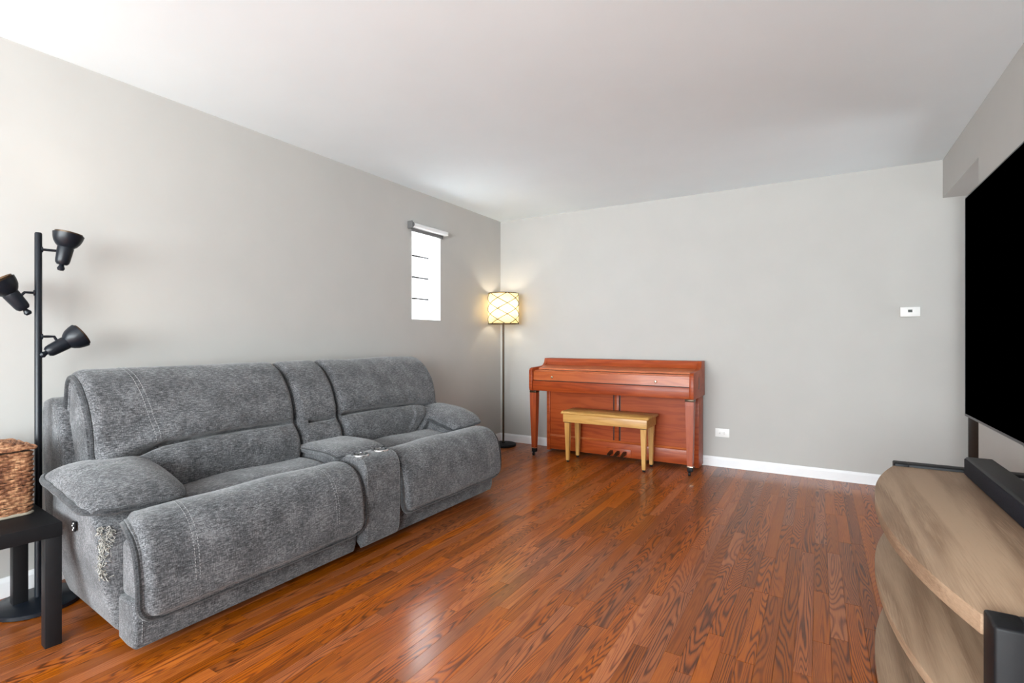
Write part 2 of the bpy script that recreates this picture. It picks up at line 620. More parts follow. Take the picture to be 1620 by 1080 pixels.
# ---- added, unseen window behind the viewer to light the room (frame and mullions)
w2 = thing('added_window_2', 'wide white framed window added behind the viewer for light', 'window', ((NX0 + NX1) / 2, YN - 0.07, NZ0))
w2['kind'] = 'structure'
fr = MB()
for x in (NX0, NX0 + (NX1 - NX0) / 3 - 0.03, NX0 + 2 * (NX1 - NX0) / 3 - 0.03, NX1 - 0.06):
    fr.box(x, x + 0.06, YN - 0.1, YN - 0.04, NZ0, NZ1, 0.005)
fr.box(NX0 + 0.06, NX1 - 0.06, YN - 0.1, YN - 0.04, NZ0, NZ0 + 0.06, 0.005)
fr.box(NX0 + 0.06, NX1 - 0.06, YN - 0.1, YN - 0.04, NZ1 - 0.06, NZ1, 0.005)
fr.build('added_window_frame', M['trim'], w2)

w3 = thing('added_window_3', 'white framed side window added behind the viewer for light', 'window', (XR + 0.07, (QY0 + QY1) / 2, QZ0))
w3['kind'] = 'structure'
fr = MB()
for y in (QY0, (QY0 + QY1) / 2 - 0.03, QY1 - 0.06):
    fr.box(XR + 0.04, XR + 0.1, y, y + 0.06, QZ0, QZ1, 0.005)
fr.box(XR + 0.04, XR + 0.1, QY0 + 0.06, QY1 - 0.06, QZ0, QZ0 + 0.06, 0.005)
fr.box(XR + 0.04, XR + 0.1, QY0 + 0.06, QY1 - 0.06, QZ1 - 0.06, QZ1, 0.005)
fr.build('added_window_frame', M['trim'], w3)

w4 = thing('added_window_4', 'white framed left window added behind the viewer for light', 'window', (XL - 0.07, (LY0 + LY1) / 2, LZ0))
w4['kind'] = 'structure'
fr = MB()
for y in (LY0, (LY0 + LY1) / 2 - 0.03, LY1 - 0.06):
    fr.box(XL - 0.1, XL - 0.04, y, y + 0.06, LZ0, LZ1, 0.005)
fr.box(XL - 0.1, XL - 0.04, LY0 + 0.06, LY1 - 0.06, LZ0, LZ0 + 0.06, 0.005)
fr.box(XL - 0.1, XL - 0.04, LY0 + 0.06, LY1 - 0.06, LZ1 - 0.06, LZ1, 0.005)
fr.build('added_window_frame', M['trim'], w4)

w5 = thing('added_window_5', 'white framed window added in the hall around a fill light', 'window', (HX + 0.05, 4.35, GZ0))
w5['kind'] = 'structure'
fr = MB()
fr.box(HX + 0.03, HX + 0.08, GY0, GY0 + 0.05, GZ0, GZ1, 0.004)
fr.box(HX + 0.03, HX + 0.08, GY1 - 0.05, GY1, GZ0, GZ1, 0.004)
fr.box(HX + 0.03, HX + 0.08, GY0 + 0.05, GY1 - 0.05, GZ0, GZ0 + 0.05, 0.004)
fr.box(HX + 0.03, HX + 0.08, GY0 + 0.05, GY1 - 0.05, GZ1 - 0.05, GZ1, 0.004)
fr.build('added_window_frame', M['trim'], w5)

# ---- roller blind above the glass-block window
BX = XL + 0.04
rb = thing('roller_blind', 'rolled-up white blind with dark bracket above the narrow window', 'blind', (XL, 3.57, 2.08))
MB().lathe([(0, 0), (0.021, 0), (0.021, 0.46), (0, 0.46)], (BX, 3.345, 2.118), 24, (0, 1, 0)).build('roll', M['blind'], rb)
MB().box(XL + 0.012, XL + 0.024, 3.36, 3.785, 2.066, 2.096, 0.003).build('hem_bar', M['greyplastic'], rb)
b = MB()
b.box(XL + 0.0005, XL + 0.055, 3.322, 3.33, 2.085, 2.15, 0.003)
b.lathe([(0, 0), (0.024, 0), (0.024, 0.012), (0, 0.012)], (BX, 3.331, 2.118), 20, (0, 1, 0))
b.build('bracket', M['greyplastic'], rb)
b = MB()
b.box(XL + 0.0005, XL + 0.055, 3.817, 3.824, 2.10, 2.136, 0.003)
b.lathe([(0, 0), (0.017, 0), (0.017, 0.011), (0, 0.011)], (BX, 3.806, 2.118), 20, (0, 1, 0))
b.build('bracket', M['plastic'], rb)

# ---- floor planks (57 mm red oak strips along y)
PW = 0.0572
prng = random.Random(11)
planks = []
x = XL
row = 0
while x < HX:
    x1 = min(x + PW, HX)
    lim0, lim1 = (YN, YB) if x < XR else ((2.6, YB) if x > XR + WT - PW else (2.6, YB))
    y = lim0 - prng.uniform(0, 0.9)
    while y < lim1:
        L = prng.choice([0.45, 0.62, 0.8, 0.95, 1.1, 1.35]) * prng.uniform(0.85, 1.15)
        y0, y1 = max(y, lim0), min(y + L, lim1)
        if y1 - y0 > 0.02:
            planks.append((x, x1, y0, y1, (prng.random(), prng.random(), prng.random())))
        y += L
    x = x1
    row += 1
F2 = np.array([-math.sin(YAW), math.cos(YAW)])
R2 = np.array([math.cos(YAW), math.sin(YAW)])


def plank_view(p):
    """rough size of the plank in the picture (0 when not in view)"""
    n = 0.0
    for t in np.linspace(0.05, 0.95, 7):
        q = np.array([(p[0] + p[1]) / 2, p[2] + t * (p[3] - p[2])])
        d = q @ F2
        if d < 0.3:
            continue
        u, v = 810 + 808 * (q @ R2) / d, 537 + 808 * CAM_H / d
        hidden = (q[0] < -2.1 and 0.85 < q[1] < 3.15) or (q[0] > 0.2 and 1.2 < q[1] < 2.75) or q[0] > XR
        if 0 <= u <= 1620 and v <= 1080 and not hidden:
            n += 1.0 / d ** 3
    return n * (p[3] - p[2])


order = sorted(range(len(planks)), key=lambda i: -plank_view(planks[i]))
single = set(i for i in order[:300] if plank_view(planks[i]) > 0)


def plank_geo(p, mb_v, mb_f, cols):
    x0, x1, y0, y1, c = p
    g, bv = 0.00025, 0.0007
    x0 += g; x1 -= g; y0 += g; y1 -= g
    b = len(mb_v)
    mb_v += [(x0, y0, -0.013), (x1, y0, -0.013), (x1, y1, -0.013), (x0, y1, -0.013),
             (x0, y0, -bv * 0.6), (x1, y0, -bv * 0.6), (x1, y1, -bv * 0.6), (x0, y1, -bv * 0.6),
             (x0 + bv, y0 + bv, 0), (x1 - bv, y0 + bv, 0), (x1 - bv, y1 - bv, 0), (x0 + bv, y1 - bv, 0)]
    for i in range(4):
        j = (i + 1) % 4
        mb_f.append((b + i, b + j, b + 4 + j, b + 4 + i))
        mb_f.append((b + 4 + i, b + 4 + j, b + 8 + j, b + 8 + i))
    mb_f.append((b + 8, b + 9, b + 10, b + 11))
    cols += [c] * 12


def plank_obj(name, plist, kind=None):
    V, Fc, C = [], [], []
    for p in plist:
        plank_geo(p, V, Fc, C)
    me = bpy.data.meshes.new(name)
    me.from_pydata(V, [], Fc)
    ca = me.color_attributes.new('plank', 'FLOAT_COLOR', 'POINT')
    ca.data.foreach_set('color', np.array([(c[0], c[1], c[2], 1.0) for c in C], np.float32).ravel())
    me.materials.append(M['floor'])
    o = bpy.data.objects.new(name, me)
    COL.objects.link(o)
    o.parent = floor
    if kind:
        o['kind'] = kind
    return o


for i in sorted(single):
    plank_obj('plank', [planks[i]])
plank_obj('plank_field', [p for i, p in enumerate(planks) if i not in single], 'stuff')

# ---- things fixed on the end wall
ou = thing('wall_outlet', 'white horizontal outlet plate low on the wall beside the piano', 'outlet', (-0.73, YB, 0.30))
MB().box(-0.788, -0.672, YB - 0.006, YB - 0.0003, 0.263, 0.338, 0.003).build('plate', M['plastic'], ou)
for sx in (-0.019, 0.019):
    s = MB().lathe([(0, 0), (0.016, 0), (0.016, 0.003), (0.014, 0.004), (0, 0.004)], (-0.73 + sx, YB - 0.006, 0.3005), 20, (0, -1, 0))
    s = s.build('socket', M['plastic'], ou)
    h = MB()
    for dz in (-0.006, 0.006):
        h.box(-0.73 + sx - 0.005, -0.73 + sx + 0.004, YB - 0.0108, YB - 0.0099, 0.3005 + dz - 0.0012, 0.3005 + dz + 0.0012)
    h.build('slot', M['lcd'], s)
th = thing('thermostat', 'white wall thermostat with a small dark display', 'thermostat', (0.587, YB, 1.33))
MB().box(0.527, 0.647, YB - 0.028, YB - 0.0003, 1.295, 1.368, 0.004).build('housing', M['plastic'], th)
MB().box(0.574, 0.600, YB - 0.0292, YB - 0.0275, 1.328, 1.348).build('display', M['lcd'], th)
for dz in (0, 0.012):
    MB().box(0.618, 0.628, YB - 0.0295, YB - 0.0275, 1.330 + dz, 1.337 + dz, 0.001).build('button', M['plastic'], th)

# ================================================================== SOFA
SY0, SYC = 0.87, 1.985
sofa = thing('reclining_sofa', 'dark grey heathered fabric reclining sofa with centre console and torn arm', 'sofa', (-2.5, SYC, 0))
FAB, PIP = M['fabric'], M['piping']
MIR = lambda y: 2 * SYC - y


def edge(e, r):
    e = min(max(e / r, 0.0), 1.0)
    return math.sqrt(max(0.0, 1 - (1 - e) ** 2))


class Panel:
    """Upholstered panel: base surface B(u,v), puffed along its normal, closed by a back sheet."""

    def __init__(self, B, Lu, Lv, Hh, ru, rv, T, extra=None, nu=40, nv=56, flip=False, su=(1, 1), sv=(1, 1), groove=0.0):
        self.B, self.Lu, self.Lv, self.H, self.ru, self.rv, self.T = B, Lu, Lv, Hh, ru, rv, T
        self.extra, self.nu, self.nv, self.flip = extra, nu, nv, flip
        self.su, self.sv = su, sv
        self.groove = groove

    def normal(self, u, v):
        e = 2e-3
        u0, u1 = max(0, u - e), min(1, u + e)
        v0, v1 = max(0, v - e), min(1, v + e)
        n = (self.B(u1, v) - self.B(u0, v)).cross(self.B(u, v1) - self.B(u, v0))
        n = n.normalized() if n.length > 1e-12 else Vector((1, 0, 0))
        return -n if self.flip else n

    def puff(self, u, v):
        fu = (edge(u * self.Lu, self.ru) if self.su[0] else 1) * (edge((1 - u) * self.Lu, self.ru) if self.su[1] else 1)
        fv = (edge(v * self.Lv, self.rv) if self.sv[0] else 1) * (edge((1 - v) * self.Lv, self.rv) if self.sv[1] else 1)
        h = self.H * fu * fv
        if self.groove:
            e = min(u * self.Lu if self.su[0] else 9, (1 - u) * self.Lu if self.su[1] else 9, (1 - v) * self.Lv if self.sv[1] else 9)
            h -= self.groove * math.exp(-((e - 0.016) / 0.009) ** 2)
        if self.extra:
            h += self.extra(u, v) * fu * fv
        return h

    def P(self, u, v, off=0.0):
        return self.B(u, v) + self.normal(u, v) * (self.puff(u, v) + off)

    def mesh(self):
        # cosine-ish spacing so the rounded rims are well resolved
        def sp(n):
            t = np.linspace(0, 1, n + 1)
            return 0.62 * t + 0.38 * (0.5 - 0.5 * np.cos(pi * t))
        us, vs_ = sp(self.nu), sp(self.nv)
        mb = MB()
        front = [self.P(u, v) for v in vs_ for u in us]
        W = self.nu + 1
        fs = [(j * W + i, j * W + i + 1, (j + 1) * W + i + 1, (j + 1) * W + i) for j in range(self.nv) for i in range(self.nu)]
        nb = len(front)
        ring = [(u, 0.0) for u in us] + [(1.0, v) for v in vs_[1:]] + [(u, 1.0) for u in us[::-1][1:]] + [(0.0, v) for v in vs_[::-1][1:-1]]
        ridx = list(range(W)) + [j * W + self.nu for j in range(1, self.nv + 1)] + \
            [self.nv * W + i for i in range(self.nu - 1, -1, -1)] + [j * W for j in range(self.nv - 1, 0, -1)]
        back = [self.B(min(max(u, 0.03), 0.97), min(max(v, 0.02), 0.98)) - self.normal(u, v) * self.T for u, v in ring]
        n = len(ring)
        fs += [(ridx[i], ridx[(i + 1) % n], nb + (i + 1) % n, nb + i) for i in range(n)]
        mb.add(front + back, fs, True)
        return mb

    def line(self, uv0, uv1, n=60, off=0.0):
        return [self.P(uv0[0] + (uv1[0] - uv0[0]) * t, uv0[1] + (uv1[1] - uv0[1]) * t, off) for t in np.linspace(0, 1, n)]


def stitches(mb, pts, dash=0.007, gap=0.005, r=0.0011):
    P = np.array([tuple(p) for p in pts])
    s = np.concatenate([[0], np.cumsum(np.linalg.norm(np.diff(P, axis=0), axis=1))])
    at = lambda d: Vector([float(np.interp(d, s, P[:, k])) for k in range(3)])
    d = 0.0
    while d + dash < s[-1]:
        mb.tube([at(d), at(d + dash)], r, 4)
        d += dash + gap


# ---- backrests
BP = [(-2.53, 0.40), (-2.485, 0.49), (-2.495, 0.575), (-2.54, 0.645), (-2.552, 0.73), (-2.585, 0.825), (-2.648, 0.91),
      (-2.705, 0.948), (-2.745, 0.958), (-2.775, 0.940), (-2.79, 0.88), (-2.81, 0.70), (-2.84, 0.45)]
bp, bpL = catmull(BP, 200)
VC = float(np.argmin(np.abs(bp[:60, 1] - 0.648)) / 199)


def bpath(v):
    f = v * 199
    i = min(int(f), 198)
    q = bp[i] + (bp[i + 1] - bp[i]) * (f - i)
    return q


def backrest(y0, y1, mir, seed, console=False):
    Wd = y1 - y0
    rg = random.Random(seed)
    wr = [(rg.uniform(0.1, 0.9), rg.uniform(0.06, 0.2), rg.uniform(-0.6, 0.6), rg.uniform(0.0015, 0.004)) for _ in range(9)]

    def B(u, v):
        q = bpath(v)
        uu = (1 - u) if mir else u
        lean = 0.02 * max(0, 1 - v * 3) * (1 if not console else 0)
        y = y0 + Wd * u
        return Vector((q[0], y, q[1]))

    def extra(u, v):
        uu = (1 - u) if mir else u
        h = 0.0
        if console:
            win = edge(uu - 0.22, 0.1) * edge(0.9 - uu, 0.1) if 0.22 < uu < 0.9 else 0
            vc = VC - 0.005
            h -= 0.042 * win * math.exp(-((v - vc) / 0.010) ** 2)
            h += 0.010 * math.exp(-((v - vc - 0.05) / 0.04) ** 2)
        else:
            win = 1.0
            if uu < 0.2:
                win = max(0.0, uu / 0.2)
            if uu > 0.93:
                win = max(0.0, (1 - uu) / 0.07)
            vc = VC + 0.012 * math.sin((uu - 0.2) * 3.0) - 0.05 * max(0, 0.28 - uu) / 0.28 * 1.2
            h -= 0.080 * win * math.exp(-((v - vc) / 0.0105) ** 2)
            h += 0.034 * math.exp(-((v - vc - 0.05) / 0.045) ** 2) * math.sin(pi * min(1, max(0, uu))) ** 0.5
            h += 0.030 * math.exp(-((v - vc + 0.07) / 0.055) ** 2) * math.sin(pi * uu) ** 0.5
            # pulled wrinkles running off the crease
            for (a, w, sl, amp) in wr:
                dv = v - vc
                if abs(dv) < 0.14:
                    k = (uu - a) - sl * dv * 1.2
                    h -= amp * 2.6 * math.exp(-(k / 0.02) ** 2) * math.exp(-(abs(dv) / 0.05))
            if mir:                                   # slack diagonal folds in the far lumbar cushion
                for (a, sl, amp) in ((0.60, 1.3, 0.016), (0.70, 1.6, 0.013), (0.80, 1.2, 0.010), (0.50, 0.9, 0.006)):
                    k = u - a - sl * (v - 0.02)
                    fade = math.sin(pi * min(1, max(0, v / max(vc, 0.02))))
                    h -= amp * fade * (math.exp(-(k / 0.016) ** 2) - 0.7 * math.exp(-((k - 0.035) / 0.02) ** 2))
            h += 0.004 * math.sin(uu * 9 + seed) * math.sin(v * 17 + seed)
        return h

    return Panel(B, Wd, bpL, 0.036, 0.04, 0.06, 0.05, extra, 96 if not console else 40, 150, flip=False, sv=(1, 1))


def rim_piping(p, u, v0, v1, r=0.007, off=0.006, n=70):
    return MB().tube([p.P(u, v, off) for v in np.linspace(v0, v1, n)], r, 8)


bl = backrest(0.905, 1.831, False, 3)
o_bl = bl.mesh().build('backrest', FAB, sofa)
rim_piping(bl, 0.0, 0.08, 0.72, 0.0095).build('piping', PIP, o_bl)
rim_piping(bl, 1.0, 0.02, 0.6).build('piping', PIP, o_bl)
st = MB()
for uu in (0.175, 0.195):
    stitches(st, bl.line((uu, 0.62), (uu + 0.055, 0.245), 90, 0.0008))
st.build('stitching', M['thread'], o_bl, 'stuff')
br = backrest(MIR(1.831), MIR(0.905), True, 8)
o_br = br.mesh().build('backrest', FAB, sofa)
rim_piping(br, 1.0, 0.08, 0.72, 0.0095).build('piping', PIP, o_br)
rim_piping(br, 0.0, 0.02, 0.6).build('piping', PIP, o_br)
bc = backrest(1.847, MIR(1.847), False, 5, True)
o_bc = bc.mesh().build('console_backrest', FAB, sofa)
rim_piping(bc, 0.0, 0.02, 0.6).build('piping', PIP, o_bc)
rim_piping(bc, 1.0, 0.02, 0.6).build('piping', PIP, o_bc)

# ---- outer back shell with its end wings
wing = [(-2.66, 0.30), (-2.70, 0.58), (-2.765, 0.76), (-2.80, 0.835), (-2.84, 0.862), (-2.90, 0.868), (-2.955, 0.855), (-2.972, 0.81), (-2.965, 0.55), (-2.93, 0.30)]
for mir in (False, True):
    y0, y1 = (0.872, 0.945) if not mir else (MIR(0.945), MIR(0.872))
    w = MB().prism(wing, 'xz', y0, y1, 0.02, 4).build('back_wing', FAB, sofa)
    if not mir:
        st = MB()
        stitches(st, [(-2.842 + 0.0, 0.8695, 0.845), (-2.80, 0.8695, 0.76), (-2.765, 0.8695, 0.66), (-2.74, 0.8695, 0.56)], 0.008, 0.006)
        st.build('stitching', M['thread'], w, 'stuff')
core, _ = catmull([(-2.60, 0.40), (-2.58, 0.55), (-2.615, 0.75), (-2.675, 0.87), (-2.72, 0.925), (-2.755, 0.925), (-2.77, 0.86), (-2.80, 0.42)], 30)
MB().prism([tuple(q) for q in core], 'xz', 0.908, MIR(0.908), 0.004, 2).build('back_core', FAB, sofa)
MB().box(-2.955, -2.84, 0.93, MIR(0.93), 0.06, 0.80, 0.03, 3).build('back_shell', FAB, sofa)

# ---- arms
armp, _ = catmull([(-2.70, 0.06), (-2.705, 0.3), (-2.70, 0.50), (-2.62, 0.555), (-2.45, 0.545), (-2.30, 0.515), (-2.215, 0.478),
                   (-2.178, 0.40), (-2.172, 0.28), (-2.182, 0.14), (-2.20, 0.045)], 44)


def flare(z):
    t = min(max((z - 0.03) / 0.36, 0), 1)
    return 0.075 * (1 - (1 - t) ** 2)


arms = []
for mir in (False, True):
    mb = MB().prism([tuple(p) for p in armp], 'xz', SY0, 1.10, 0.028, 4)
    vs = []
    for (x_, y_, z_) in mb.v:
        k = min(max((1.10 - y_) / (1.10 - SY0), 0), 1)
        y2 = y_ - flare(z_) * k
        if x_ < -2.45:                                # the arm draws in towards the back
            y2 += 0.03 * k * min(1, (-2.45 - x_) / 0.25)
        vs.append((x_, MIR(y2) if mir else y2, z_))
    mb.v = vs
    a = mb.build('arm', FAB, sofa)
    arms.append(a)
st = MB()
stitches(st, [(-2.21, SY0 - flare(z) + 0.006, z) for z in np.linspace(0.06, 0.33, 20)], 0.007, 0.006)
stitches(st, [(-2.186 - 0.02 * t, 0.86 + 0.24 * t, 0.452 + 0.02 * t) for t in np.linspace(0, 1, 12)], 0.007, 0.006)
st.build('stitching', M['thread'], arms[0], 'stuff')


def arm_pad(mir):
    x0, x1, yo, yi = -2.63, -2.175, 0.757, 1.115

    def B(u, v):
        # u: rear to front, v: outer to inner; corners eased
        x = x0 + (x1 - x0) * u
        cu = 0.05 * (1 - edge(u * 0.45, 0.10)) + 0.035 * (1 - edge((1 - u) * 0.45, 0.08))
        y = yo + cu + (yi - yo - 2 * cu) * v
        cv = 0.03 * (1 - edge(v * 0.36, 0.07)) + 0.045 * (1 - edge((1 - v) * 0.36, 0.10))
        x -= cv * u * u
        z = 0.585 - 0.075 * u ** 1.3 - 0.02 * v * u
        return Vector((x, MIR(y) if mir else y, z))

    rr = random.Random(4 + mir)
    ph = rr.uniform(0, 6)
    ex = lambda u, v: 0.006 * math.sin(u * 5 + ph) * math.sin(v * 6 + 1) - 0.004 * math.exp(-((u - 0.42) / 0.02) ** 2)
    top = Panel(B, 0.45, 0.36, 0.078, 0.21, 0.15, 0.0, ex, 44, 36, flip=mir)
    bot = Panel(B, 0.45, 0.36, 0.035, 0.15, 0.12, 0.0, None, 30, 24, flip=not mir)
    mb = top.mesh()
    m2 = bot.mesh()
    mb.add(m2.v, m2.f, True)
    o = mb.build('arm_pad', FAB, sofa)
    ring = [B(t, 0) for t in np.linspace(0, 1, 30)] + [B(1, t) for t in np.linspace(0, 1, 26)[1:]] + \
        [B(t, 1) for t in np.linspace(1, 0, 26)[1:]] + [B(0, t) for t in np.linspace(1, 0, 20)[1:-1]]
    wob = [p + Vector((0, 0, 0.0016 * math.sin(i * 0.9))) for i, p in enumerate(ring)]
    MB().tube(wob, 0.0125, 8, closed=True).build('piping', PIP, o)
    s2 = MB()
    stitches(s2, top.line((0.43, 0.1), (0.43, 0.92), 40, 0.0006), 0.006, 0.006, 0.0009)
    s2.build('stitching', M['piping'], o, 'stuff')
    return o


arm_pad(False)
arm_pad(True)

# frayed tear on the near arm
tr = MB()
tg = random.Random(21)
for i in range(260):
    f = tg.random()
    z = 0.445 - 0.17 * f ** 1.3 + tg.uniform(-0.012, 0.012)
    wid = 0.035 * (1 - 0.72 * f)
    y = SY0 - flare(z) + 0.012 + tg.uniform(-0.2, 1.0) * wid - 0.01 * f
    x = -2.183 - 0.012 * max(0, (0.83 - y) / 0.03)
    if z > 0.40:
        x -= (z - 0.40) * 0.35
    p = Vector((x + 0.004, y, z))
    L = tg.uniform(0.008, 0.028)
    d = Vector((tg.uniform(0.0, 0.6), tg.uniform(-1, 1), tg.uniform(-1, 0.7))).normalized()
    q = p + d * L * 0.6 + Vector((tg.uniform(0.002, 0.007), 0, 0))
    e = q + Vector((tg.uniform(-0.004, 0.006), tg.uniform(-1, 1) * L * 0.5, tg.uniform(-1, 0.3) * L * 0.6))
    pth, _ = catmull([tuple(p), tuple(q), tuple(e)], 6)
    tr.tube([tuple(k) for k in pth], tg.uniform(0.0006, 0.0017), 4)
tr.build('torn_stuffing', M['stuffing'], arms[0], 'stuff', 'pale frayed stuffing showing through the torn arm fabric')
# recline control on the outer side of the arm
bt = MB().box(-2.400, -2.376, 0.7915, 0.799, 0.408, 0.444, 0.002).build('control_panel', M['blackpaint'], arms[0])
for dz, dx in ((0.012, 0.004), (0.003, -0.004), (-0.004, 0.006), (-0.012, 0.0)):
    MB().lathe([(0, 0), (0.0032, 0), (0.0028, 0.0015), (0, 0.002)], (-2.388 + dx, 0.7915, 0.426 + dz), 10, (0, -1, 0)).build(
        'control_button', M['plastic'], bt)

# ---- seats
seat_p, seatL = catmull([(-2.64, 0.36), (-2.60, 0.43), (-2.50, 0.452), (-2.38, 0.455), (-2.28, 0.447), (-2.235, 0.42), (-2.23, 0.36)], 120)
foot_p, footL = catmull([(-2.235, 0.36), (-2.232, 0.425), (-2.19, 0.452), (-2.12, 0.462), (-2.055, 0.445), (-2.013, 0.395),
                         (-1.993, 0.32), (-1.987, 0.24), (-1.988, 0.18), (-1.996, 0.150)], 160)


def pth(arr, v):
    f = v * (len(arr) - 1)
    i = min(int(f), len(arr) - 2)
    return arr[i] + (arr[i + 1] - arr[i]) * (f - i)


for mir in (False, True):
    y0, y1 = (1.085, 1.85) if not mir else (MIR(1.85), MIR(1.085))

    def Bs(u, v, y0=y0, y1=y1):
        q = pth(seat_p, v)
        return Vector((q[0], y0 + (y1 - y0) * u, q[1]))
    sp_ = Panel(Bs, y1 - y0, seatL, 0.016, 0.05, 0.05, 0.05,
                lambda u, v: 0.004 * math.sin(u * 11) * math.sin(v * 9) + 0.012 * math.sin(pi * u), 40, 40, flip=True)
    sp_.mesh().build('seat_cushion', FAB, sofa)

    y0, y1 = (0.836, 1.85) if not mir else (MIR(1.85), MIR(0.836))

    def Bf(u, v, y0=y0, y1=y1):
        e = (1 - v) * footL
        R_ = 0.075
        sh = R_ - math.sqrt(max(0, R_ ** 2 - (R_ - e) ** 2)) if e < R_ else 0.0
        e2 = v * footL
        shn = 0.0
        if e2 < 0.26:                                 # upper outer corner is cut back around the arm
            shn = 0.085 * (1 - e2 / 0.26) ** 1.5
        q = pth(foot_p, v)
        a = y0 + sh + (shn if not mir else 0)
        b = y1 - sh - (shn if mir else 0)
        return Vector((q[0], a + (b - a) * u, q[1]))

    fp = Panel(Bf, y1 - y0, footL, 0.030, 0.05, 0.04, 0.045,
               lambda u, v: 0.003 * math.sin(u * 13 + 2 * mir) * math.sin(v * 8) + 0.008 * math.sin(pi * u) * math.sin(pi * v),
               84, 80, flip=True, groove=0.012)
    o_f = fp.mesh().build('footrest', FAB, sofa)
    vs0 = 0.24
    ring = [Bf(0, v) for v in np.linspace(vs0, 1, 50)] + [Bf(u, 1) for u in np.linspace(0, 1, 60)[1:]] + \
        [Bf(1, v) for v in np.linspace(1, vs0, 50)[1:]]
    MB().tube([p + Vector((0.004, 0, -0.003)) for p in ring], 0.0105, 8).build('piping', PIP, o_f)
    st = MB()
    for uu in (0.17, 0.185, 0.80, 0.815):
        u_ = (1 - uu) if mir else uu
        stitches(st, fp.line((u_, 0.22), (u_, 0.84), 90, 0.0006), 0.006, 0.006, 0.0009)
    st.build('stitching', M['thread'], o_f, 'stuff')
    # skirt below the footrest and the padded box behind it
    y0, y1 = (0.848, 1.845) if not mir else (MIR(1.845), MIR(0.848))
    sk = MB().prism([(-2.17, 0.05), (-2.17, 0.20), (-2.06, 0.20), (-2.042, 0.175), (-2.036, 0.13), (-2.040, 0.07), (-2.052, 0.036), (-2.10, 0.036)],
                    'xz', y0, y1, 0.014, 3).build('skirt', FAB, sofa)
    st = MB()
    ys = (y0 + 0.022) if not mir else (y1 - 0.022)
    stitches(st, [(-2.0355 - 0.003 * abs(z - 0.13) / 0.05, ys, z) for z in np.linspace(0.06, 0.17, 12)], 0.006, 0.005)
    st.build('stitching', M['thread'], sk, 'stuff')
    y0, y1 = (0.862, 1.83) if not mir else (MIR(1.83), MIR(0.862))
    MB().box(-2.185, -2.045, y0, y1, 0.19, 0.405, 0.03, 4).build('footrest_box', FAB, sofa)

# ---- console
con_p, conL = catmull([(-2.62, 0.44), (-2.58, 0.482), (-2.40, 0.488), (-2.20, 0.496), (-2.08, 0.500), (-2.03, 0.488), (-2.005, 0.45), (-1.998, 0.38),
                       (-1.998, 0.22), (-2.005, 0.10), (-2.02, 0.052)], 160)
cy0, cy1 = 1.853, MIR(1.853)


def Bc(u, v):
    q = pth(con_p, v)
    return Vector((q[0], cy0 + (cy1 - cy0) * u, q[1]))


cp = Panel(Bc, cy1 - cy0, conL, 0.012, 0.022, 0.03, 0.08, None, 24, 80, flip=True)
con = cp.mesh().build('console', FAB, sofa)
st = MB()
for u_ in (0.06, 0.94):
    stitches(st, cp.line((u_, 0.47), (u_, 0.97), 90, 0.0008), 0.0065, 0.005, 0.001)
st.build('stitching', M['thread'], con, 'stuff')


def Bl(u, v):
    # v rear -> front, u across
    x = -2.50 + 0.355 * v
    x += -0.012 * (2 * u - 1) ** 2 * v
    y = 1.812 + (2.158 - 1.812) * u
    z = 0.527 - 0.02 * v ** 6
    return Vector((x, y, z))


lt = Panel(Bl, 0.346, 0.355, 0.024, 0.09, 0.09, 0.0, None, 30, 30, flip=False)
lb = Panel(Bl, 0.346, 0.355, 0.028, 0.02, 0.02, 0.0, None, 16, 16, flip=True)
if lt.normal(0.5, 0.5).z < 0:
    lt.flip, lb.flip = True, False
mb = lt.mesh()
m2 = lb.mesh()
mb.add(m2.v, m2.f, True)
lid = mb.build('console_lid', FAB, sofa)
ring = [Bl(t, 0) for t in np.linspace(0, 1, 20)] + [Bl(1, t) for t in np.linspace(0, 1, 20)[1:]] + \
    [Bl(t, 1) for t in np.linspace(1, 0, 20)[1:]] + [Bl(0, t) for t in np.linspace(1, 0, 20)[1:-1]]
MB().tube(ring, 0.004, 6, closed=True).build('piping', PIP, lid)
for yc in (1.915, 2.058):
    cup = MB().lathe([(0.034, -0.004), (0.036, 0.006), (0.043, 0.006), (0.046, 0.003), (0.047, -0.003)], (-2.092, yc, 0.511), 32)
    cup = cup.build('cup_holder', M['chrome'], sofa)
    MB().lathe([(0, 0.0045), (0.0342, 0.0045), (0.0345, 0.0065), (0.036, 0.0065)], (-2.092, yc, 0.509), 28).build('cup_well', M['greyplastic'], cup)
    for k in range(4):
        n_ = MB()
        a = k * pi / 2 + 0.5
        n_.box(-0.004, 0.004, 0.026, 0.036, 0.004, 0.0085, 0.001, 1,
               Matrix.Translation((-2.092, yc, 0.511)) @ Matrix.Rotation(a, 4, 'Z'))
        n_.build('cup_grip', M['blackpaint'], cup)
# plinth under the seats
MB().box(-2.88, -2.19, 0.94, MIR(0.94), 0.05, 0.36, 0.02, 2).build('base_frame', FAB, sofa)
for xx in (-2.82, -2.26):
    for yy in (1.02, MIR(1.02)):
        MB().lathe([(0, 0), (0.022, 0), (0.026, 0.02), (0.026, 0.052), (0, 0.052)], (xx, yy, 0), 16).build('foot', M['blackpaint'], sofa)

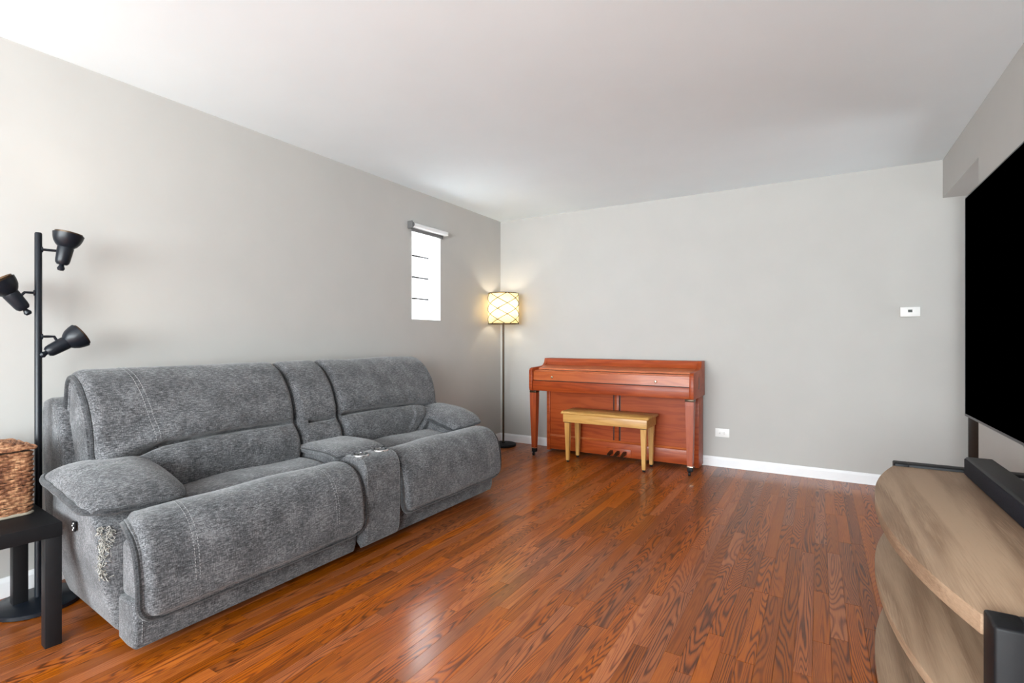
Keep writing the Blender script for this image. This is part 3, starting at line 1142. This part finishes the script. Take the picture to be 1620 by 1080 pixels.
# ================================================================== UPRIGHT PIANO
PX0, PX1, PY = -2.405, -0.872, 4.80
pn = thing('upright_piano', 'reddish mahogany spinet piano with closed lid against the end wall', 'piano', (-1.64, 4.6, 0))
MP, ML = M['piano'], M['piano_light']
side = [(PY, 0.63), (PY, 0.935), (4.655, 0.935), (4.648, 0.915), (4.638, 0.892), (4.615, 0.873), (4.58, 0.862), (4.36, 0.852), (4.335, 0.843), (4.325, 0.825),
        (4.325, 0.66), (4.332, 0.635), (4.345, 0.63)]
for s, (a, b) in enumerate(((PX0, PX0 + 0.035), (PX1 - 0.035, PX1))):
    sp = MB().prism(side, 'yz', a, b, 0.003, 2).build('side_panel', MP, pn)
    fx = b if s else a
    MB().prism([(4.52, 0.70), (4.528, 0.75), (4.532, 0.80), (4.545, 0.81), (4.555, 0.78), (4.558, 0.73), (4.55, 0.70)], 'yz',
               fx - 0.001, fx + 0.0015 if s else fx + 0.001).build('side_grip', M['darkwood'], sp)
ix0, ix1 = PX0 + 0.035, PX1 - 0.035
MB().box(ix0, ix1, 4.66, PY, 0.918, 0.934, 0.003).build('lid', MP, pn)
MB().prism([(4.655, 0.932), (4.645, 0.90), (4.628, 0.872), (4.65, 0.868), (4.675, 0.92), (4.675, 0.932)], 'yz', ix0 + 0.0005, ix1 - 0.0005, 0.0).build('music_panel', MP, pn)
MB().prism([(4.648, 0.874), (4.60, 0.866), (4.50, 0.852), (4.46, 0.846), (4.456, 0.832), (4.648, 0.832)], 'yz', ix0 + 0.0005, ix1 - 0.0005).build('music_shelf', ML, pn)
MB().box(ix0 + 0.001, ix1 - 0.001, 4.37, 4.46, 0.818, 0.829, 0.004, 3).build('key_cover_top', ML, pn)
fb = MB().prism([(4.352, 0.818), (4.352, 0.815), (4.346, 0.735), (4.36, 0.735), (4.372, 0.82)], 'yz', ix0 + 0.002, ix1 - 0.002, 0.002).build('fallboard', ML, pn)
for kx in (-2.16, -1.185):
    MB().lathe([(0, 0), (0.005, 0), (0.005, 0.01), (0.010, 0.014), (0.011, 0.02), (0.007, 0.025), (0, 0.026)], (kx, 4.350, 0.768), 16, (0, -1, 0)).build('knob', M['brass'], fb)
MB().box(ix0 + 0.001, ix1 - 0.001, 4.338, 4.36, 0.634, 0.728, 0.003).build('key_slip', MP, pn)
MB().box(ix0, ix1, 4.36, PY - 0.01, 0.632, 0.66).build('keybed', MP, pn)
MB().box(ix0, ix1, 4.38, PY - 0.01, 0.66, 0.815).build('key_box', M['darkwood'], pn)
# lower case
lx0, lx1, ly = PX0 + 0.05, PX1 - 0.014, 4.605
MB().box(lx0, lx0 + 0.035, ly, PY - 0.005, 0.015, 0.632, 0.003).build('case_side', MP, pn)
MB().box(lx1 - 0.035, lx1, ly, PY - 0.005, 0.015, 0.632, 0.003).build('case_side', MP, pn)
MB().box(lx0 + 0.035, lx1 - 0.035, ly + 0.008, ly + 0.03, 0.028, 0.155, 0.003).build('bottom_rail', MP, pn)
MB().prism([(ly + 0.008, 0.155), (ly + 0.002, 0.162), (ly + 0.012, 0.175), (ly + 0.03, 0.175), (ly + 0.03, 0.155)], 'yz', lx0 + 0.035, lx1 - 0.035).build('rail_moulding', ML, pn)
xm = -1.625
for a, b in ((lx0 + 0.035, xm - 0.036), (xm + 0.036, lx1 - 0.035)):
    MB().box(a, b, ly + 0.016, ly + 0.03, 0.175, 0.632).build('lower_panel', MP, pn)
MB().box(xm - 0.022, xm + 0.022, ly + 0.006, ly + 0.03, 0.175, 0.632, 0.004).build('centre_stile', MP, pn)
MB().box(xm - 0.036, xm + 0.036, ly + 0.026, ly + 0.032, 0.175, 0.632).build('stile_groove', M['darkwood'], pn)
MB().box(xm - 0.10, xm + 0.14, ly + 0.001, ly + 0.012, 0.035, 0.105, 0.003).build('pedal_plate', MP, pn)
for k in range(3):
    cx = xm - 0.045 + k * 0.065
    MB().prism([(4.61, 0.055), (4.61, 0.085), (4.56, 0.078), (4.525, 0.068), (4.508, 0.058), (4.512, 0.05), (4.55, 0.052)], 'yz', cx - 0.014, cx + 0.014, 0.003).build(
        'pedal', M['bronze'], pn)
for cx in (PX0 + 0.036, PX1 - 0.036):
    cy = 4.372
    leg = MB()
    vs = []
    for (hw, z) in ((0.033, 0.615), (0.034, 0.58), (0.030, 0.40), (0.021, 0.075)):
        vs += [(cx - hw, cy - hw, z), (cx + hw, cy - hw, z), (cx + hw, cy + hw, z), (cx - hw, cy + hw, z)]
    fs = [(0, 1, 2, 3), (15, 14, 13, 12)]
    for i in range(3):
        for k in range(4):
            fs.append((i * 4 + k, i * 4 + (k + 1) % 4, i * 4 + 4 + (k + 1) % 4, i * 4 + 4 + k))
    leg.add(vs, fs)
    leg = leg.build('leg', wood('leg_mahogany', srgb(140, 56, 18), srgb(108, 38, 11), srgb(158, 70, 26), 'z', 1.3, 0.42, 0.08, 5, bump=0.05, contrast=0.5)
                    if 'legm' not in M else M['legm'], pn)
    M['legm'] = leg.data.materials[0]
    MB().box(cx - 0.0355, cx + 0.0355, cy - 0.0355, cy + 0.0355, 0.612, 0.632, 0.002).build('collar', M['bronze'], leg)
    MB().box(cx - 0.0235, cx + 0.0235, cy - 0.0235, cy + 0.0235, 0.072, 0.080, 0.001).build('ferrule', M['brass'], leg)
    cs = MB()
    cs.box(cx - 0.021, cx + 0.021, cy - 0.021, cy + 0.021, 0.036, 0.073, 0.003)
    cs.lathe([(0, -0.010), (0.016, -0.010), (0.018, -0.007), (0.018, 0.007), (0.016, 0.010), (0, 0.010)], (cx - 0.006, cy - 0.004, 0.018), 20, (1, 0.2, 0))
    cs.build('caster', M['blackpaint'], leg)

# ================================================================== PIANO BENCH
be = thing('piano_bench', 'blond wooden piano bench with tapered legs in front of the piano', 'bench', (-1.625, 4.40, 0))
bx0, bx1, by0, by1 = -2.03, -1.22, 4.25, 4.565
MB().prism([(by0, 0.444), (by0 - 0.004, 0.452), (by0 + 0.004, 0.462), (by0 + 0.02, 0.468), (by1 - 0.02, 0.468), (by1 - 0.004, 0.462), (by1 + 0.004, 0.452), (by1, 0.444)],
           'yz', bx0, bx1, 0.006, 3).build('seat', M['bench'], be)
ap = MB()
ap.box(bx0 + 0.018, bx1 - 0.018, by0 + 0.012, by0 + 0.030, 0.370, 0.445, 0.002)
ap.box(bx0 + 0.018, bx1 - 0.018, by1 - 0.030, by1 - 0.012, 0.370, 0.445, 0.002)
ap.box(bx0 + 0.018, bx0 + 0.036, by0 + 0.030, by1 - 0.030, 0.370, 0.445)
ap.box(bx1 - 0.036, bx1 - 0.018, by0 + 0.030, by1 - 0.030, 0.370, 0.445)
ap.build('apron', M['bench'], be)
M['bench_leg'] = wood('blond_wood_leg', srgb(180, 132, 68), srgb(154, 106, 50), srgb(196, 150, 84), 'z', 1.4, 0.35, 0.3, 5, bump=0.05, contrast=0.5)
for sx in (0, 1):
    for sy in (0, 1):
        cx = bx0 + 0.052 if sx == 0 else bx1 - 0.052
        cy = by0 + 0.046 if sy == 0 else by1 - 0.046
        vs, fs = [], []
        for (hw, z) in ((0.024, 0.366), (0.014, 0.018)):
            vs += [(cx - hw, cy - hw, z), (cx + hw, cy - hw, z), (cx + hw, cy + hw, z), (cx - hw, cy + hw, z)]
        fs = [(0, 1, 2, 3), (7, 6, 5, 4)] + [(k, (k + 1) % 4, 4 + (k + 1) % 4, 4 + k) for k in range(4)]
        lg = MB().add(vs, fs).build('leg', M['bench_leg'], be)
        MB().box(cx - 0.025, cx + 0.025, cy - 0.025, cy + 0.025, 0.362, 0.372, 0.001).build('collar', M['bronze'], lg)
        MB().lathe([(0, 0), (0.011, 0), (0.013, 0.006), (0.013, 0.019), (0, 0.019)], (cx, cy, 0), 16).build('glide', M['blackpaint'], lg)

# ================================================================== CORNER FLOOR LAMP
lx, lyy = -2.868, 4.600
fl_ = thing('floor_lamp', 'lit floor lamp with amber latticed drum shade in the corner', 'lamp', (lx, lyy, 0))
MB().lathe([(0, 0), (0.132, 0), (0.135, 0.004), (0.135, 0.020), (0.130, 0.026), (0.02, 0.030), (0.014, 0.040), (0, 0.040)], (lx, lyy, 0), 48).build('base', M['blackpaint'], fl_)
MB().lathe([(0.0105, 0.03), (0.0105, 1.30), (0.016, 1.302), (0.016, 1.335), (0.0, 1.336)], (lx, lyy, 0), 20).build('pole', M['bronze'], fl_)
SR, SZ0, SZ1 = 0.160, 1.292, 1.612
sh = MB().lathe([(SR, SZ0), (SR, SZ1)], (lx, lyy, 0), 64).build('shade', M['shade'], fl_)
for z in (SZ0, SZ1):
    MB().tube([(lx + (SR + 0.002) * math.cos(a), lyy + (SR + 0.002) * math.sin(a), z) for a in np.linspace(0, 2 * pi, 64, endpoint=False)], 0.0045, 6, closed=True).build('shade_ring', M['bronze'], sh)
n_st = 5
for dr in (-1, 1):
    for k in range(n_st):
        a0 = 2 * pi * k / n_st + 0.35 + (0.3 if dr > 0 else 0)
        pts = []
        for t in np.linspace(0, 1, 48):
            a = a0 + dr * t * 2 * pi / n_st * 2.85
            pts.append((lx + (SR + 0.003) * math.cos(a), lyy + (SR + 0.003) * math.sin(a), SZ0 + (SZ1 - SZ0) * t))
        MB().tube(pts, 0.0036, 5).build('lattice_strand', M['darkbrown'], sh)
sp_ = MB()
for k in range(3):
    a = k * 2 * pi / 3
    sp_.tube([(lx, lyy, SZ0 + 0.03), (lx + (SR - 0.002) * math.cos(a), lyy + (SR - 0.002) * math.sin(a), SZ0 + 0.004)], 0.002, 5)
sp_.build('spider', M['bronze'], fl_)
MB().lathe([(0, 0), (0.012, 0), (0.014, 0.02), (0.026, 0.05), (0.030, 0.075), (0.024, 0.095), (0, 0.105)], (lx, lyy, 1.335), 20).build('bulb', M['bulb_warm'], fl_)
bulb('floor_lamp_bulb', (lx, lyy, 1.47), 3.0, (1.0, 0.90, 0.74), 0.03)

# ================================================================== TRACK-HEAD POLE LAMP
tx, ty = -2.85, 0.827
R3 = Vector((0.277, 0.961, 0)).normalized()
tl = thing('tree_floor_lamp', 'black pole lamp with three adjustable bell heads beside the sofa', 'lamp', (tx, ty, 0))
MB().lathe([(0, 0), (0.146, 0), (0.15, 0.003), (0.15, 0.018), (0.14, 0.023), (0.03, 0.026), (0.016, 0.032), (0, 0.032)], (tx, ty, 0), 48).build('base', M['black'], tl)
MB().lathe([(0.0125, 0.025), (0.0125, 1.575), (0.010, 1.580), (0, 1.580)], (tx, ty, 0), 20).build('pole', M['black'], tl)
PXM = 2.17 / 808


def head(neck, axis, armz, side, attach, lit):
    """neck: (right, up) of the closed end in px from the pole at v=537; axis: (right, up) direction."""
    base = Vector((tx, ty, CAM_H))
    n0 = base + R3 * neck[0] * PXM / 1.366 + Vector((0, 0, neck[1] * PXM))
    ax = (R3 * axis[0] + Vector((axis[2] * R3.y, -axis[2] * R3.x, axis[1]))).normalized()
    hd = MB().lathe([(0, 0.0), (0.018, 0.002), (0.024, 0.010), (0.026, 0.022), (0.029, 0.074), (0.028, 0.079), (0.037, 0.088), (0.046, 0.102),
                     (0.052, 0.120), (0.055, 0.138), (0.0535, 0.138), (0.050, 0.120), (0.043, 0.102), (0.028, 0.087), (0, 0.085)], n0, 32, ax).build('lamp_head', M['black'], tl)
    MB().lathe([(0.048, 0.130), (0.049, 0.145), (0.047, 0.146), (0.046, 0.130)], n0, 32, ax, closed=True).build('rim_ring', M['bronze'], hd)
    MB().lathe([(0.0, -0.026), (0.010, -0.024), (0.014, -0.015), (0.010, -0.006), (0.007, 0.004), (0, 0.004)], n0, 16, ax).build('switch_knob', M['black'], hd)
    MB().lathe([(0, 0.086), (0.014, 0.088), (0.020, 0.098), (0.034, 0.120), (0.026, 0.128), (0, 0.131)], n0, 20, ax).build('bulb', M['bulb_warm'] if lit else M['plastic'], hd)
    a0 = Vector((tx, ty, armz)) + R3 * side * 0.010
    a1 = n0 + ax * 0.045 + Vector(attach)
    mid = Vector((a1.x, a1.y, armz)) - R3 * side * 0.012
    arm = MB().tube([a0, a0.lerp(mid, 0.5), mid, a1], 0.0055, 8)
    arm.lathe([(0, 0), (0.012, 0), (0.012, 0.006), (0, 0.008)], Vector((tx, ty, armz)) + R3 * side * 0.009, 16, R3 * side)
    arm.build('head_arm', M['black'], hd)
    return n0 + ax * 0.165, ax


h1, ax1 = head((38, 121), (0.17, 1.0, 0.0), 1.509, 1, (0, 0, 0.01), True)
h2, ax2 = head((-21, 47), (-0.55, 0.80, 0.15), 1.322, -1, (0.012, 0.01, 0.02), True)
h3, ax3 = head((13, -21), (0.82, 0.55, -0.15), 1.137, 1, (0, 0, 0.02), True)


def spot(name, loc, ax, power):
    l = bpy.data.lights.new(name, 'SPOT')
    l.energy = power
    l.color = (1.0, 0.94, 0.86)
    l.spot_size = math.radians(125)
    l.spot_blend = 0.9
    l.shadow_soft_size = 0.04
    o = bpy.data.objects.new(name, l)
    COL.objects.link(o)
    o.location = loc
    o.rotation_euler = Vector(ax).to_track_quat('-Z', 'Y').to_euler()


for k, (h_, a_) in enumerate(((h1, ax1), (h2, ax2), (h3, ax3))):
    spot('track_head_light', h_, a_, (1.6, 2.0, 1.6)[k])

# ================================================================== SIDE TABLE AND BASKET
tab = thing('side_table', 'square black laminate side table beside the sofa arm', 'table', (-2.40, 0.765, 0))
tm = Matrix.Translation((-2.40, 0.765, 0)) @ Matrix.Rotation(math.radians(-4), 4, 'Z')
MB().box(-0.5, 0, -0.5, 0, 0.40, 0.45, 0.002, 2, tm).build('table_top', M['blackpaint'], tab)
for a, b in ((-0.5, -0.05), (-0.5, -0.5), (-0.05, -0.05), (-0.05, -0.5)):
    MB().box(a + 0.001, a + 0.05 - 0.001, b + 0.001, b + 0.05 - 0.001, 0, 0.40, 0.002, 2, tm).build('leg', M['blackpaint'], tab)

bk = thing('wicker_basket', 'lidded brown woven wicker basket on the black side table', 'basket', (-2.74, 0.60, 0.45))
kx0, kx1, ky0, ky1 = -2.868, -2.615, 0.40, 0.742
cr = 0.02


def rrect(x0, x1, y0, y1, r, n):
    """n points evenly round a rounded rectangle, plus outward normals"""
    segs = []
    for (cx, cy, a0) in ((x1 - r, y0 + r, -pi / 2), (x1 - r, y1 - r, 0), (x0 + r, y1 - r, pi / 2), (x0 + r, y0 + r, pi)):
        for t in np.linspace(0, pi / 2, 7):
            segs.append((cx + r * math.cos(a0 + t), cy + r * math.sin(a0 + t)))
    P = np.array(segs + [segs[0]])
    s = np.concatenate([[0], np.cumsum(np.linalg.norm(np.diff(P, axis=0), axis=1))])
    u = np.linspace(0, s[-1], n, endpoint=False)
    Q = np.stack([np.interp(u, s, P[:, 0]), np.interp(u, s, P[:, 1])], 1)
    T = np.roll(Q, -1, 0) - np.roll(Q, 1, 0)
    N = np.stack([T[:, 1], -T[:, 0]], 1)
    N /= np.linalg.norm(N, axis=1)[:, None]
    return Q, N


wv = MB()
kr = random.Random(5)
NR = 24
for r in range(NR):
    z = 0.463 + r * 0.0098
    bul = 0.004 * math.sin(pi * r / NR)
    Q, Nn = rrect(kx0, kx1, ky0, ky1, cr, 132)
    jit = [kr.uniform(-0.0018, 0.0018) for _ in range(132)]
    pts = []
    for i in range(132):
        w = 0.0035 * math.sin(2 * pi * i / 6 + pi * r) + bul
        pts.append((Q[i, 0] + Nn[i, 0] * w, Q[i, 1] + Nn[i, 1] * w, z + jit[i]))
    wv.tube(pts, 0.0052 + kr.uniform(-0.0008, 0.0008), 5, closed=True)
wv.build('woven_wall', M['wicker'], bk, 'stuff')
MB().box(kx0 + 0.006, kx1 - 0.006, ky0 + 0.006, ky1 - 0.006, 0.452, 0.70).build('liner', M['darkwood'], bk)
Q, Nn = rrect(kx0 - 0.003, kx1 + 0.003, ky0 - 0.003, ky1 + 0.003, cr, 120)
MB().tube([(q[0], q[1], 0.456) for q in Q], 0.006, 6, closed=True).build('bottom_edging', plain('pale_cord', srgb(150, 140, 124), 0.9, noise_amt=0.2), bk)
lidm = MB()
for r in range(15):
    f = r / 14
    ins = 0.118 * f
    z = 0.703 + 0.028 * math.sin(f * pi / 2) + 0.004 * (r == 0)
    ex = 0.012 * (1 - f) ** 3
    Q, Nn = rrect(kx0 + ins - ex, kx1 - ins + ex, ky0 + ins - ex, ky1 - ins + ex, max(0.02 * (1 - f), 0.004), 96)
    pts = [(Q[i, 0], Q[i, 1], z + 0.002 * math.sin(2 * pi * i / 6 + pi * r) + kr.uniform(-0.001, 0.001)) for i in range(96)]
    lidm.tube(pts, 0.0056, 5, closed=True)
lidm.build('lid', M['wicker'], bk)

# ================================================================== TELEVISION STAND, TELEVISION, SOUNDBAR
SYA, SYB = 1.30, 2.64
SXF, SXB, BOW = 0.266, 0.735, 0.106
ts = thing('television_stand', 'bow-fronted light oak television stand with black ends', 'stand', (0.5, 1.97, 0))


def bow(t, inset=0.0):
    s = 2 * t - 1
    return SXF - BOW * (1 - abs(s) ** 2.2) + inset


def shelf(name, z0, z1, inset=0.0):
    pts = [(bow(t, inset), SYA + (SYB - SYA) * t) for t in np.linspace(0, 1, 40)] + [(SXB, SYB), (SXB, SYA)]
    return MB().prism(pts, 'xy', z0, z1, 0.002, 2).build(name, M['oak'], ts)


shelf('top', 0.560, 0.600)
shelf('shelf', 0.335, 0.362)
shelf('bottom_shelf', 0.040, 0.070)
for (a, b) in ((SYA - 0.075, SYA), (SYB, SYB + 0.06)):
    ep = MB()
    ep.box(SXF + 0.003, SXF + 0.055, a, b, 0, 0.612, 0.006, 3)
    ep.box(SXB - 0.05, SXB, a, b, 0, 0.612, 0.006, 3)
    ep.box(SXF + 0.05, SXB - 0.045, a, b, 0.552, 0.612, 0.006, 3)
    ep.box(SXF + 0.05, SXB - 0.045, a, b, 0.03, 0.09, 0.006, 3)
    e = ep.build('end_frame', M['blackpaint'], ts)
    MB().box(SXF + 0.05, SXB - 0.045, a + 0.02, b - 0.02, 0.085, 0.556).build('end_panel', M['blackpaint'], e)
MB().box(SXB - 0.008, SXB, SYA, SYB, 0.07, 0.56).build('back_panel', M['blackpaint'], ts)

tv = thing('television', 'large flat television with a black switched-off screen', 'television', (0.52, 1.83, 0.60))
TX, TY0, TY1, TZ0, TZ1 = 0.480, 1.11, 2.562, 0.834, 1.664
bd = MB()
bd.box(TX + 0.004, TX + 0.03, TY0, TY1, TZ0, TZ1, 0.003)
bd.prism([(TX + 0.03, TZ0 + 0.05), (TX + 0.07, TZ0 + 0.12), (TX + 0.07, TZ0 + 0.42), (TX + 0.03, TZ0 + 0.55)], 'xz', TY0 + 0.15, TY1 - 0.15)
bd.build('housing', M['blackpaint'], tv)
MB().box(TX, TX + 0.005, TY0 + 0.004, TY1 - 0.004, TZ0 + 0.008, TZ1 - 0.004).build('screen', M['screen'], tv)
bz = MB()
bz.box(TX - 0.001, TX + 0.006, TY0, TY1, TZ1 - 0.004, TZ1)
bz.box(TX - 0.001, TX + 0.006, TY0, TY1, TZ0, TZ0 + 0.008)
bz.box(TX - 0.001, TX + 0.006, TY0, TY0 + 0.004, TZ0 + 0.008, TZ1 - 0.004)
bz.box(TX - 0.001, TX + 0.006, TY1 - 0.004, TY1, TZ0 + 0.008, TZ1 - 0.004)
bz.build('bezel', M['blackgloss'], tv)
MB().box(0.60, 0.725, 1.32, 2.58, 0.6005, 0.614, 0.004).build('stand_base', M['blackgloss'], tv)
MB().box(0.60, 0.65, 1.70, 1.96, 0.613, 1.15, 0.006).build('stand_column', M['blackpaint'], tv)
MB().box(0.54, 0.605, 1.72, 1.94, 1.02, 1.12, 0.006).build('mount_bracket', M['blackpaint'], tv)
cb, _ = catmull([(0.515, 2.07, 0.86), (0.522, 2.06, 0.80), (0.540, 2.03, 0.74), (0.565, 1.98, 0.68), (0.585, 1.92, 0.626), (0.64, 1.88, 0.622), (0.70, 1.86, 0.62)], 40)
MB().tube([tuple(p) for p in cb], 0.003, 6).build('power_cable', M['blackpaint'], tv)

sb = thing('soundbar', 'long black cloth-covered soundbar in front of the television', 'soundbar', (0.52, 2.1, 0.60))
MB().box(0.483, 0.565, 1.60, 2.585, 0.6005, 0.674, 0.008, 3).build('body', M['blackpaint'], sb)
MB().box(0.480, 0.490, 1.605, 2.582, 0.606, 0.668, 0.004, 2).build('grille', M['cloth_black'], sb)
